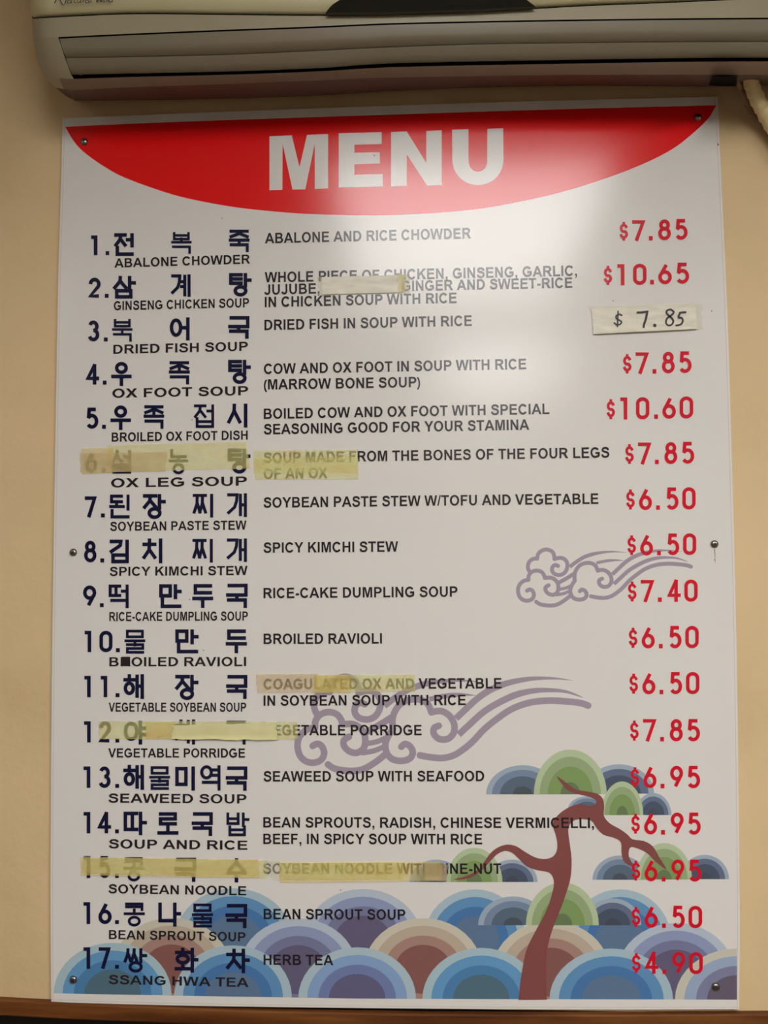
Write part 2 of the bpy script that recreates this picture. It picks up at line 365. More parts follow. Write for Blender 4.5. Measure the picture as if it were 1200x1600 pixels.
def syllable(ch):
    n = ord(ch) - 0xAC00
    c, v, f = CHO[n // 588], JUNG[(n % 588) // 28], JONG[n % 28].strip()
    S = []
    fin = bool(f)
    if v in 'ㅏㅑㅓㅕㅐㅖㅣㅔ':
        bot = 0.52 if fin else 0.96
        sb = 0.56 if fin else 1.0
        xr = {'ㅏ': .58, 'ㅑ': .60, 'ㅓ': .56, 'ㅕ': .56, 'ㅐ': .50, 'ㅖ': .44, 'ㅣ': .60, 'ㅔ': .44}[v]
        if c in 'ㅇㅎ' and not fin: S += J(c, 0, .0 if c == 'ㅎ' else .05, xr, .82)
        elif c in 'ㅁ' and not fin: S += J(c, 0, .02, .55, .78)
        elif c in 'ㄸ' and not fin: S += J(c, 0, .0, xr, .80)
        elif c == 'ㄴ' and not fin: S += J(c, .0, .0, .62, .80)
        elif c in 'ㅅㅈㅊㅉ' and not fin: S += J(c, 0, .0, xr + .04, .80)
        elif c == 'ㄱ' and not fin: S += J(c, 0, .0, xr, .85)
        elif c == 'ㄱ': S += [('s', [(0,0),(xr,0),(xr-.04,.2),(.0,.5)])]
        elif c in 'ㅇ': S += J(c, 0, 0, xr, .5)
        elif c in 'ㅌ': S += J(c, 0, 0, .55, .42)
        elif c in 'ㅁ': S += J(c, 0, 0, .5, .48)
        elif c in 'ㅂ': S += J(c, 0, 0, .52, .46)
        elif c in 'ㄸ': S += J(c, 0, 0, .56, .46)
        else: S += J(c, 0, 0, xr, bot)
        mid = .27 if fin else .46
        if v == 'ㅏ': S += [('s', [(.78,0),(.78,sb)]), ('s', [(.78,mid),(1.02,mid)])]
        if v == 'ㅑ': S += [('s', [(.78,0),(.78,sb)]), ('s', [(.78,.28),(1.0,.28)]), ('s', [(.78,.6),(1.0,.6)])]
        if v == 'ㅓ': S += [('s', [(1,0),(1,sb)]), ('s', [(.72,mid-.02),(1,mid-.02)])]
        if v == 'ㅕ': S += [('s', [(1,0),(1,sb)]), ('s', [(.66,.14),(1,.14)]), ('s', [(.66,.38),(1,.38)])]
        if v == 'ㅐ': S += [('s', [(.70,0.02),(.70,.95)]), ('s', [(1,0),(1,1)]), ('s', [(.70,.48),(1,.48)])]
        if v == 'ㅖ': S += [('s', [(.74,0.02),(.74,.97)]), ('s', [(1,0),(1,1)]), ('s', [(.54,.3),(.74,.3)]), ('s', [(.54,.55),(.74,.55)])]
        if v == 'ㅣ': S += [('s', [(1,0),(1,sb)])]
        if fin:
            if f == 'ㅇ': S += J(f, .24, .60, .80, 1)
            elif f == 'ㄱ': S += [('s', [(.1,.70),(1,.70),(1,1)])]
            elif f == 'ㄴ': S += J(f, .08, .66, 1, 1)
            elif f == 'ㄹ': S += J(f, .08, .66, 1, 1)
            elif f == 'ㅂ':
                r = 1 if v != 'ㅏ' else .84
                S += [('s', [(.1,.62),(.1,1),(r,1),(r,.62)]), ('s', [(.1,.76),(r,.76)])]
            else: S += J(f, .1, .68, 1 if v not in 'ㅏ' else .84, 1)
    elif v in 'ㅗㅜ':
        if not fin:
            if v == 'ㅜ':
                S += J(c, .22, 0, .78, .42) if c == 'ㅇ' else (J(c, .08, 0, .94, .34) if c == 'ㄷ' else J(c, .1, 0, .9, .46))
                S += [('s', [(0,.62),(1,.62)]), ('s', [(.5,.62),(.5,1)])]
            else:
                S += J(c, .08, 0, .92, .52) + [('s', [(.5,.6),(.5,1)]), ('s', [(0,1),(1,1)])]
        else:
            if c == 'ㄱ': S += J('gak', .08, 0, 1, .38)
            elif c == 'ㅈ': S += [('s', [(.04,0),(.96,0)]), ('s', [(.5,.03),(.4,.16),(.04,.28)]), ('s', [(.58,.14),(.96,.28)])]
            elif c == 'ㅂ': S += [('s', [(.1,0),(.1,.30),(.9,.30),(.9,0)]), ('s', [(.1,.11),(.9,.11)])]
            else: S += J(c, .08, 0, .92, .27)
            S += [('s', [(0,.46),(1,.46)])]
            if v == 'ㅜ': S += [('s', [(.5,.46),(.5,.66)])]
            else: S += [('s', [(.5,.28),(.5,.46)])]
            if f == 'ㄱ': S += [('s', [(.05,.70),(.96,.70),(.96,1)])]
            elif f == 'ㄹ': S += J(f, .08, .64, .94, 1)
            elif f == 'ㅇ': S += J(f, .22, .62, .78, 1)
    elif v == 'ㅚ':
        S += J(c, .05, 0, .62, .27) + [('s', [(.34,.27),(.34,.46)]), ('s', [(0,.5),(.72,.5)]), ('s', [(1,0),(1,.62)])]
        S += J(f, .08, .70, 1, 1)
    elif v == 'ㅘ':
        S += J(c, .02, 0, .62, .62) + [('s', [(.32,.66),(.32,.88)]), ('s', [(0,.90),(.70,.90)]), ('s', [(.80,0),(.80,1)]), ('s', [(.80,.48),(1.02,.48)])]
    return S

def hangul(mb, ch, x0, y0, x1, y1, y):
    w = 3.9 if ch in '복북' else 4.4 if ch in '밥접' else 4.3 if ch in '물농콩' else (4.9 if ch in '계찌죽족복북떡설개쌍채된역밥' else 5.6)
    for kind, st in syllable(ch):
        stroke(mb, place(st, x0, y0, x1, y1, w), w, y, 'square', closed=(kind == 'c'))

# ------------------------------------------------------------------ the room
WY = 0.006                                   # face of the wall behind the board
RX0, RX1, RY1, CZ_ = -2.6, 2.9, -4.6, Z0 + 1.62
o = box('wall_back', RX0, RX1, WY, WY + 0.12, Z0 - 0.006, CZ_, M['wall']); tag(o, 'cream wall behind the menu board', kind='structure')
o = box('wall_lower', RX0, RX1, WY + 0.03, WY + 0.12, 0, Z0 - 0.006, M['recess_shade']); tag(o, 'wall below the wooden ledge, coloured near-black as recess shade', kind='structure')
o = box('floor', RX0, RX1, RY1, WY + 0.12, -0.1, 0, M['floor']); tag(o, kind='structure')
o = box('ceiling', RX0, RX1, RY1, WY + 0.12, CZ_, CZ_ + 0.1, M['ceiling']); tag(o, kind='structure')
o = box('wall_left', RX0 - 0.1, RX0, RY1, WY + 0.12, 0, CZ_, M['room_wall']); tag(o, kind='structure')
o = box('wall_right', RX1, RX1 + 0.1, RY1, WY + 0.12, 0, CZ_, M['room_wall']); tag(o, kind='structure')
o = box('wall_front', RX0, RX1, RY1 - 0.1, RY1, 0, CZ_, M['room_wall']); tag(o, kind='structure')

# wooden ledge under the board, following the wall
mb = MB()
xs = [(-1600,1500),(-700,1530),(0,1562.5),(100,1568),(200,1572),(430,1581),(660,1585),(930,1586),(1200,1584.5),(1900,1575),(2800,1550)]
rows = []
for px, py in xs:
    q = P(px, py, -0.003)
    zt = q.z; zb = zt - 0.0205
    x = max(RX0, min(RX1, q.x))
    rows.append([(x, WY, zt + 0.0005), (x, -0.0012, zt + 0.0003), (x, -0.0026, zt - 0.0004), (x, -0.0032, zt - 0.002), (x, -0.0032, zb + 0.002), (x, -0.002, zb), (x, WY + 0.03, zb)])
K = len(rows[0]); vs = [p for r in rows for p in r]; fs = []
for i in range(len(rows) - 1):
    for k in range(K):
        a, b = i*K + k, i*K + (k+1) % K
        fs.append((a, b, b + K, a + K))
fs += [tuple(range(K))[::-1], tuple(range((len(rows)-1)*K, len(rows)*K))]
mb.add(vs, fs); o = mb.build('trim_1', M['wood']); tag(o, 'brown wooden ledge running under the menu board', kind='structure')

# fine joint in the wall above the board
mb = MB(); a = P(484, 148, WY); b = P(486, 172, WY)
mb.add(*box_geo(a.x - .0012, a.x + .0012, WY - .0012, WY + .001, Z0 + 1.1, CZ_ - .2)); o = mb.build('trim_2', M['wall']); tag(o, 'thin cream joint strip in the wall', kind='structure')

# ceiling lights
def ceiling_light(x, y, w, d, power, label):
    t = empty('ceiling_light', (x, y, CZ_))
    fr = MB(); z0, z1 = CZ_ - 0.05, CZ_ - 0.001
    for a in ((x-w/2-.03, x-w/2, y-d/2-.03, y+d/2+.03), (x+w/2, x+w/2+.03, y-d/2-.03, y+d/2+.03),
              (x-w/2, x+w/2, y-d/2-.03, y-d/2), (x-w/2, x+w/2, y+d/2, y+d/2+.03)):
        fr.add(*box_geo(*a, z0, z1))
    fr.build('frame', mat('light_frame', (0.7,0.68,0.64), 0.5), t)
    df = MB(); df.add(*box_geo(x-w/2, x+w/2, y-d/2, y+d/2, CZ_-.03, CZ_-.02))
    df.build('diffuser', mat('lit_diffuser', (0.8,0.8,0.8), 0.5, emit=(TUBE, power)), t)
    tag(t, label, 'ceiling light', 'ceiling lights')
ceiling_light(0.17, -1.68, 0.70, 1.26, MAIN_LIGHT, 'square-edged ceiling light over the front of the menu board')
ceiling_light(1.72, -2.25, 0.6, 1.2, RIGHT_LIGHT, 'ceiling light to the right of the menu board')
ceiling_light(-1.62, -1.75, 0.6, 1.2, FILL_LIGHT * 0.32, 'added unseen ceiling light to the left of the menu board')  # out-of-view lamp added as ambient fill
ceiling_light(0.4, -3.7, 0.6, 1.2, FILL_LIGHT, 'added unseen ceiling light farthest from the menu board')  # another unseen lamp, added to lift the ambient light

# ------------------------------------------------------------------ the menu board
board = empty('menu_board', (0, 0, Z0))
tag(board, 'large white laminated menu board with red banner heading, screwed to the cream wall', 'menu board')
top = [(98,185),(250,178.5),(420,172),(600,165.5),(800,159),(960,155),(1121,151)]
right = [(1121,151),(1128,300),(1137,500),(1143,700),(1148,880),(1152,1080),(1154.5,1280),(1156,1440),(1155,1577)]
bottom = [(1155,1577),(930,1577.5),(660,1576),(430,1573.5),(250,1570.5),(80,1565.5)]
left = [(80,1565.5),(79,1420),(79.5,1280),(81,1080),(83.5,880),(87,660),(91,440),(95,300),(98,185)]
outline = (catmull(top, 4)[:-1] + catmull(right, 4)[:-1] + catmull(bottom, 4)[:-1] + catmull(left, 4)[:-1])
def slab(name, pts, y0, y1, m, parent, m_side=None):
    w = [P(a, b, 0) for a, b in pts]; n = len(w)
    mb = MB(); poly(mb, pts, y0)
    mb.add([(v.x, y0, v.z) for v in w] + [(v.x, y1, v.z) for v in w], [(i, (i+1) % n, n + (i+1) % n, n + i) for i in range(n)])
    return mb.build(name, m, parent)
slab('panel', outline, 0.0, WY - 0.0002, M['board'], board)
# raised rim line of the laminate
mb = MB(); stroke(mb, [(a - 3.6 if i else a - 3.6, b) for i, (a, b) in enumerate(catmull(right, 4))], 0.9, lev(2)); stroke(mb, [(a, b - 3.4) for a, b in catmull(bottom, 4)], 0.8, lev(2))
stroke(mb, [(a + 3.2, b) for a, b in catmull(left, 4)], 0.7, lev(2)); tag(mb.build('laminate_rim', M['board_edge'], board))

# banner
mb = MB()
arc = [(1119,164.5),(1106.7,185),(1083,208),(1050,233.3),(1000,258.3),(933,283.3),(866.7,303),(800,317.6),(746.7,326.5),(673,333.3),(585,336.6),(490,334.7),(423,330),(360,322.7),(293,310),(246.7,296.7),(193,276.7),(160,258.5),(130,236.7),(115,220),(101.7,198)]
tp = [(101.7,198),(250,191.5),(420,185.5),(600,179.5),(800,173),(960,168.5),(1119,164.5)]
poly(mb, catmull(arc, 5)[:-1] + catmull(tp, 4)[:-1], lev(4))
tag(mb.build('banner', M['red'], board), 'red curved banner across the top')
def h(x, y): return (380 + x / 2.727, 180 + y / 2.727)
mb = MB()
for g in ([(112,90),(207,86),(240,222),(272,84),(362,80),(362,312),(305,314),(305,120),(265,316),(210,317),(168,122),(167,318),(112,320)],
          [(407,77),(590,72),(590,123),(474,126),(474,160),(582,158),(582,206),(474,209),(474,254),(595,251),(595,304),(407,309)],
          [(630,72),(697,69),(780,203),(780,67),(846,64),(846,298),(784,300),(697,167),(697,302),(630,304)],
          [(890,62),(960,60),(960,190)] + [(1000 + 40*cos(radians(a)), 195 + 46*sin(radians(a))) for a in range(165, -1, -15)] + [(1040,58),(1108,56),(1109,185)]
            + [(1000 + 109*cos(radians(a)), 190 + 108*sin(radians(a))) for a in range(10, 181, 10)]):
    poly(mb, [h(*p) for p in g], lev(6))
tag(mb.build('heading', M['board'], board), 'white heading letters reading MENU')

# cloud line drawings
def cloud(tf, w, label):
    mb = MB()
    S = []
    def add(p, wd=1.0, taper=0): S.append((p, wd, taper))
    add([(612,362),(585,352),(556,372),(552,415),(580,447),(630,456),(675,438),(704,395),(710,340),(690,300),(655,280),(615,280),(578,290)])
    add([(575,290),(570,245),(545,208),(492,191),(440,205),(405,240),(395,287)])
    add([(395,285),(350,290),(312,320),(299,365),(305,400),(322,432)])
    add([(290,620),(318,607),(345,620),(361,660),(348,700),(310,722),(260,720),(218,690),(198,640),(200,585),(222,545),(262,515),(305,508)])
    add([(305,508),(308,465),(338,425),(390,410),(438,423),(465,455),(475,487)])
    add([(475,487),(535,484),(580,505),(610,545),(616,600),(600,642),(560,663),(515,652),(485,620),(484,585),(515,563)])
    add([(840,625),(862,608),(893,622),(911,660),(892,698),(840,713),(785,702),(750,665),(741,610),(758,560),(788,515)])
    add([(785,515),(786,450),(803,400),(840,356),(895,333),(955,333),(1003,360),(1026,412)])
    add([(1026,410),(1085,404),(1135,430),(1166,480),(1166,535),(1130,575),(1075,577),(1042,545),(1043,510),(1072,495)])
    add([(735,372),(800,322),(880,272),(960,243),(1033,227),(1133,215),(1233,215),(1335,225)], .95, 1)
    add([(1013,331),(1113,310),(1213,302),(1305,307)], .75, 1)
    add([(1178,450),(1233,398),(1313,325),(1393,272),(1493,232),(1613,207),(1713,200),(1813,203),(1905,215)], 1, 1)
    add([(1195,550),(1263,487),(1353,407),(1453,347),(1553,302),(1653,279),(1753,274),(1853,282),(1933,307),(1970,323)], 1, 1)
    add([(955,678),(1013,689),(1093,695),(1163,679),(1223,642),(1283,592),(1353,517),(1433,452),(1523,392),(1633,352),(1753,339),(1873,345),(1953,355),(1998,370)])
    add([(385,735),(430,762),(520,775),(600,765),(680,720),(745,668)])
    add([(628,532),(700,492),(780,442)]); add([(628,605),(690,593),(740,572)], .8); add([(600,662),(670,650),(732,625)], .8)
    for p, wd, tp_ in S:
        q = catmull([tf(a, b) for a, b in p], 6); n = len(q)
        ws = [w*wd] * n if not tp_ else [max(.25, w*wd*min(1, 1.35*(1 - (i/(n-1))**1.6))) for i in range(n)]
        stroke(mb, q, ws, lev(3), 'round' if not tp_ else 'butt')
    tag(mb.build('cloud_drawing', M['cloud'], board), label)
cloud(lambda x, y: (780 + x/6.667, 830 + y/6.667), 6.2, 'small grey-violet cloud line drawing beside the middle prices')
cloud(lambda x, y: (460 + (780 + x/6.667 - 806.5)*1.68, 1052.6 + (830 + y/6.667 - 855.8)*1.68), 10.4, 'large grey-violet cloud line drawing behind the descriptions')

# waves and foliage
SETS = {
 'blue':   [(146,166,176), (84,126,164), (64,104,150), (82,104,130)],
 'teal':   [(146,168,176), (88,134,172), (68,112,152), (72,98,112)],
 'purple': [(158,168,180), (124,134,164), (104,106,136), (88,82,106)],
 'slate':  [(150,168,176), (116,142,176), (98,110,150), (86,84,112)],
 'brown':  [(178,172,156), (164,150,132), (146,116,106), (118,78,74)],
 'mauve':  [(176,172,158), (134,148,172), (110,112,140), (90,82,98)],
 'green':  [(158,172,138), (132,148,110), (112,135,84), (92,108,76)],
 'grey':   [(136,150,164), (104,120,142), (78,92,108), (66,76,84)],
 'night':  [(140,152,166), (86,98,120), (66,76,92), (62,68,80)],
}
INK = {k: [ink(f'{k}_{i}', *c) for i, c in enumerate(v)] for k, v in SETS.items()}
def base_y(x):
    t = [(60,1551.5),(84,1552),(364,1557),(557,1560),(750,1561),(955,1561.3),(1160,1561.8)]
    for (a, b), (c, d) in zip(t, t[1:]):
        if x <= c: return b + (d-b)*(x-a)/(c-a)
    return t[-1][1]
def fan(cx, cy, rx, ry, kind, level, name='wave', half=False, fr=(1,.85,.66,.48), tilt=0.0, label=None):
    obs = []
    root = None
    for i, k in enumerate(fr):
        n = 40
        pts = [(cx + rx*k*cos(2*pi*j/n), cy + ry*k*sin(2*pi*j/n)) for j in range(n)]
        if half: pts = [(x, min(y, cy)) for x, y in pts if y <= cy + 1e-6]
        pts = [(min(x, 1151.2), min(y, base_y(min(x, 1151.2)))) for x, y in pts]
        q = []
        for p in pts:
            if not q or (abs(p[0]-q[-1][0]) + abs(p[1]-q[-1][1])) > .05: q.append(p)
        if (abs(q[0][0]-q[-1][0]) + abs(q[0][1]-q[-1][1])) < .05: q.pop()
        if tilt: q = [(x, y + tilt*(x - cx)) for x, y in q]
        mb = MB(); poly(mb, q, lev(level + i))
        o = mb.build(name if i == 0 else 'ring', INK[kind][i], board if i == 0 else root)
        if i == 0: root = o
    return root
# third, second and first rows of the waves
for cx, cy, k in ((365.5,1468,'blue'),(567,1469,'purple'),(742,1469.5,'blue'),(969,1469.5,'blue')):
    fan(cx, cy, 92 if cx < 700 else 80, 80, k, 2)
for cx, cy, k in ((268,1514,'brown'),(466,1515,'purple'),(661,1514.5,'brown'),(861,1519,'brown'),(1056,1522,'purple')):
    fan(cx, cy, 92, 80, k, 6)
for cx, cy, k in ((176,1553,'teal'),(364,1557,'blue'),(558,1560,'slate'),(752,1561,'teal'),(955,1562,'blue'),(1151,1562,'mauve')):
    fan(cx, cy, 92 if cx < 900 else 96.5, 80, k, 10)
G = (1,.84,.62,.27)
for cx, by, rx, ry, k, lv in (
   (816.5,1241,57,45.5,'grey',14),(967,1240,55,46,'night',14),(917,1266,30,22,'grey',14),(891,1241,57,70,'green',18),
   (1020.5,1273.4,28.5,34.5,'night',14),(972,1273.4,33,52.5,'green',20),
   (681.7,1378,42,35,'grey',14),(800,1378,40,35,'night',14),(741,1378,44,53.5,'green',18),
   (968.6,1374.5,43,38,'grey',14),(1101,1373.5,38,38,'night',14),(1037.7,1374,43.5,57,'green',18),
   (801.6,1445.5,54.6,45,'grey',14),(957,1445.5,45,42,'night',14),(878.6,1445.5,57,67,'green',18)):
    fan(cx, by, rx, ry, k, lv, 'foliage_fan', True, G)
# trunk and branches
T = [(450,862),(458,790),(475,700),(500,645),(540,570),(563,505),(568,462),(553,436),(515,428),(478,415),(452,390),(430,370),(405,363),(378,375),(352,402),(325,430),(285,455),(232,459),
     (280,445),(315,425),(335,400),(355,372),(380,352),(410,342),(442,347),(472,366),(505,384),(535,390),(562,384),(577,366),(580,338),(574,308),(566,282),(568,262),(590,236),(625,214),(660,206),(688,213),(706,207),(710,196),(690,183),(650,173),(616,161),(596,140),(578,113),
     (604,130),(640,156),(680,164),(715,172),(733,190),(737,218),(736,245),(755,270),(790,290),(815,308),(832,324),(870,330),(900,348),(922,385),(946,426),(908,398),(882,372),(852,356),(825,351),(819,378),(830,402),(842,420),(806,402),(795,372),(793,335),(770,319),(735,309),(711,286),(693,262),(652,257),(627,268),(617,292),(621,332),(628,390),(625,450),(611,502),(590,560),(566,620),(549,680),(543,740),(543,800),(545,861)]
mb = MB(); poly(mb, catmull([(600 + x/2.143, 1160 + y/2.143) for x, y in T], 3, closed=False), lev(25))
tag(mb.build('tree_drawing', M['trunk'], board), 'reddish brown twisted tree trunk drawing')

# the seventeen lines
TL = lev(30)
ROWS = [ # number [(ch,x0,x1)], y top/bottom, dot x0,x1 ; hangul [(ch,x0,x1,y0,y1)] ; english (s, x0,y0,x1,y1)
 ([('1',142.7,152.5)],368,398.7,(165.3,170.9), [('전',178.7,209.3,364.5,400),('복',267.5,299.5,362.7,396.8),('죽',357.6,390,359,394)], ('ABALONE CHOWDER',179,418.3,391,412)),
 ([('2',138.7,157.5)],434,465.4,(164,170), [('삼',176.8,212,431.2,466.7),('계',267.5,298,428.8,464),('탕',357.9,392.8,426.7,463.5)], ('GINSENG CHICKEN SOUP',178,485,389.3,480.2)),
 ([('3',136.8,155.5)],500.8,533.5,(162.4,168.3), [('북',175.2,207.2,498.4,533.9),('어',265.3,296.5,496,532),('국',356.5,389.9,493.9,529.3)], ('DRIED FISH SOUP',177.3,553,387.5,548.2)),
 ([('4',134.7,154.9)],569,600.9,(160.8,166.7), [('우',173.9,205.9,565.5,603.3),('족',264,296.8,564.4,600.7),('탕',356.5,391.5,562.3,600)], ('OX FOOT SOUP',175.7,621.7,388,617.5)),
 ([('5',133.9,154)],636.9,670,(159.7,165.6), [('우',172.8,204.8,633.5,671.9),('족',224.5,256.8,633.2,670),('접',303.2,334.7,632,668.7),('시',355.2,386.7,630.8,668)], ('BROILED OX FOOT DISH',174.7,690.2,387.2,687)),
 ([('6',133.3,152.3)],706,738.5,(159,165), [('설',173.5,205,703.3,740),('농',264,294,702,741),('탕',356,391,701,740)], ('OX LEG SOUP',173.6,761.7,386,758.6)),
 ([('7',132.8,150.9)],775.5,808.5,(157.9,164), [('된',170.7,202.7,772.8,810),('장',223.5,258.7,772,811),('찌',301.3,333.3,771.7,808.8),('개',355.2,386,770.7,808)], ('SOYBEAN PASTE STEW',172.3,829.6,385.3,827.5)),
 ([('8',131.5,151)],844.8,878.7,(157,163), [('김',171.5,201.6,843.2,880),('치',222.7,253.9,841.3,880),('찌',300.8,332.8,842,879),('개',354.7,386,841.3,878)], ('SPICY KIMCHI STEW',171.5,900,387,898.4)),
 ([('9',129.9,150.7)],914.7,948.6,(156.3,162.2), [('떡',169.9,201.3,913.3,950),('만',248.8,283.5,912.8,950),('두',300.5,333.3,912.5,949.9),('국',353.3,387.2,912,949.9)], ('RICE-CAKE DUMPLING SOUP',171,970.4,387.5,969.6)),
 ([('1',132.5,142.8),('0',155.5,176)],985.5,1018.9,(181.3,187.5), [('물',194.7,227.2,983.9,1021.2),('만',274,309.9,983.3,1020.7),('두',352.8,386,983.3,1020.7)], ('BROILED RAVIOLI',171,1041,384.8,1040.7)),
 ([('1',132,142),('1',157.6,167.8)],1055.9,1089.2,(180.8,187), [('해',192.8,225.3,1053.2,1092),('장',273.9,309.6,1054.3,1093.7),('국',353.3,386.7,1054.5,1092)], ('VEGETABLE SOYBEAN SOUP',170,1111.9,384.8,1112)),
 ([('1',131.5,142),('2',155,173.8)],1126.8,1160,(180.5,186.5), [('야',193.3,229,1126,1163.3),('채',273,305,1124,1163.3),('죽',353,385,1126,1163.3)], ('VEGETABLE PORRIDGE',169.3,1183.4,383,1183.6)),
 ([('1',130.7,141.4),('3',154,173)],1197.3,1230.9,(180.3,186.3), [('해',192.8,225.3,1194.7,1233.9),('물',233.3,265.9,1197,1234),('미',273.9,304.8,1197.3,1235.2),('역',312.8,344.8,1195.5,1235),('국',352.8,386.7,1197.3,1235.5)], ('SEAWEED SOUP',169.6,1253.9,385.3,1255.3)),
 ([('1',130.7,141.4),('4',152.8,173.5)],1268.5,1301.9,(180,186), [('따',193.3,229.3,1268,1304.8),('로',246,279,1268.8,1304),('국',299.5,332.8,1268.8,1306),('밥',353.9,389.3,1269.3,1306.4)], ('SOUP AND RICE',170,1325.3,386.7,1327.6)),
 ([('1',131,141.4),('5',154.7,172.7)],1337.3,1371.6,(180,186), [('콩',193.3,225.3,1339,1377),('국',272.8,306.7,1340,1377.8),('수',353.9,385.3,1340.8,1378.7)], ('SOYBEAN NOODLE',169.6,1395.5,384.8,1398.8)),
 ([('1',130.5,141.2),('6',153.9,174.8)],1409.3,1443.6,(180,186), [('콩',193.5,226.5,1410,1447.5),('나',247.5,282.6,1410,1447.5),('물',300,333,1411.5,1449),('국',352.5,386.4,1412,1450)], ('BEAN SPROUT SOUP',170.4,1467,383.7,1470.7)),
 ([('1',130.5,141.2),('7',154.5,172.7)],1479.8,1513.5,(180,186), [('쌍',193.5,229.5,1481.4,1519.5),('화',273,309.6,1480.5,1519.5),('차',353.4,390,1482,1520.4)], ('SSANG HWA TEA',170,1537.2,388.5,1542)),
]
for nums, ny0, ny1, dot, hg, en in ROWS:
    mb = MB()
    for ch, x0, x1 in nums: digit(mb, ch, x0, ny0, x1, ny1, 5.7, TL)
    digit(mb, '.', dot[0], ny1 - 6.2, dot[1], ny1, 5, TL)
    mb.build('item_number', M['navy'], board)
    for ch, x0, x1, y0, y1 in hg:
        mb = MB(); hangul(mb, ch, x0, y0, x1, y1, TL); mb.build('dish_character', M['navy'], board)
    mb = MB(); text(mb, *en, 14.2, TL)
    if en[0] == 'BROILED RAVIOLI': stroke(mb, [(190,1033.4),(203.6,1033.4)], 14.6, lev(31))
    mb.build('dish_subtitle', M['black'], board)

DESC = [
 [('ABALONE AND RICE CHOWDER',414,380.6,736,372.5)],
 [('WHOLE PIECE OF CHICKEN, GINSENG, GARLIC,',413.8,441.6,901.5,431),('JUJUBE,',412.9,460.9,499.4,458.6),('GINGER AND SWEET-RICE',627.5,455,894.3,449.8),('IN CHICKEN SOUP WITH RICE',413.8,480.2,713.5,473.5)],
 [('DRIED FISH IN SOUP WITH RICE',413.3,516,737.2,509.2)],
 [('COW AND OX FOOT IN SOUP WITH RICE',412.4,584.6,822.2,576.9),('(MARROW BONE SOUP)',412.4,609,656.5,605)],
 [('BOILED COW AND OX FOOT WITH SPECIAL',412.4,654.7,858.5,647),('SEASONING GOOD FOR YOUR STAMINA',412.4,678.9,827,671.6)],
 [('SOUP MADE FROM THE BONES OF THE FOUR LEGS',412.2,723.4,952,715),('OF AN OX',412.2,748.3,511.6,746.9)],
 [('SOYBEAN PASTE STEW W/TOFU AND VEGETABLE',411.9,793.4,935,787.3)],
 [('SPICY KIMCHI STEW',411.9,863.8,622.2,862)],
 [('RICE-CAKE DUMPLING SOUP',411.9,934.8,715,932.4)],
 [('BROILED RAVIOLI',412,1006.3,597,1005.5)],
 [('COAGULATED OX AND VEGETABLE',412,1076.8,783.8,1075.6),('IN SOYBEAN SOUP WITH RICE',411.9,1102.7,727.8,1101.7)],
 [('VEGETABLE PORRIDGE',412,1148.8,658.9,1148.8)],
 [('SEAWEED SOUP WITH SEAFOOD',411.9,1221,756.8,1220.5)],
 [('BEAN SPROUTS, RADISH, CHINESE VERMICELLI,',411.5,1292.8,928,1293.8),('BEEF, IN SPICY SOUP WITH RICE',411.5,1318.6,753.5,1319)],
 [('SOYBEAN NOODLE WITH PINE-NUT',411.5,1365,783.4,1365.3)],
 [('BEAN SPROUT SOUP',412,1436,633.6,1437)],
 [('HERB TEA',412,1507.3,521,1508)],
]
for d in DESC:
    mb = MB()
    for t in d: text(mb, *t, 16.2, TL)
    mb.build('description', M['black'], board)

PRICE = [ # text, x left, x right, y top at right, y bottom at right
 ('$7.85',967.7,1074.3,341.7,374.3),('$10.65',943,1076.7,410,443),None,('$7.85',973,1080.5,548.7,582.5),('$10.60',947.5,1083,619,653.5),('$7.85',976.5,1084.7,690,724.3),
 ('$6.50',978,1086.8,761,795.8),('$6.50',980,1087.7,833,867),('$7.40',980.7,1090,905.3,940),('$6.50',982,1091.7,977.7,1012.6),('$6.50',983,1092.7,1049.7,1084.5),
 ('$7.85',984,1093.7,1123.3,1158.3),('$6.95',985,1093.9,1196.4,1231.5),('$6.95',986,1094.8,1269.5,1304),('$6.95',986.4,1096,1343,1377.5),('$6.50',986.4,1097,1415.2,1450.2),('$4.90',987,1098,1487.5,1522)]
T5 = [(0,.125),(.178,.366),None,(.57,.752),(.80,1.0)]
for pr in PRICE:
    if not pr: continue
    s, xl, xr, yt, yb = pr
    five = len(s) == 5
    Wd = (xr - xl) if five else (xr - xl) - 26.5
    X0 = xr - Wd if five else xr - Wd
    slope = -0.028 + 0.028 * min(1.3, (yt - 340) / 800)
    mb = MB()
    def put(ch, a, b, hh=1.0, dy=0.0, w=5.6):
        sl = slope * (a - xr)
        top_, bot_ = yt + sl, yb + sl
        if hh < 1: top_ += (bot_ - top_) * (1 - hh) * .75; bot_ = top_ + (yb - yt) * hh
        digit(mb, ch, a, top_, b, bot_, w, TL)
    if five:
        put(s[0], xl, xl + .128*Wd, .93, w=4.3)
        put(s[1], X0 + .186*Wd, X0 + .374*Wd)
        dx = X0 + .432*Wd
        put(s[3], X0 + .568*Wd, X0 + .750*Wd + .5); put(s[4], X0 + .808*Wd, xr)
    else:
        put(s[0], xl, xl + 13.5, .93, w=4.3); put('1', xl + 21.5, xl + 32.5)
        put('0', xl + 46, xl + 67); dx = xr - 61
        put(s[4], xr - 48.3, xr - 27); put(s[5], xr - 21.3, xr)
    sl = slope * (dx - xr)
    digit(mb, '.', dx, yb + sl - 7, dx + 6, yb + sl, 5, TL)
    mb.build('price', M['price'], board)

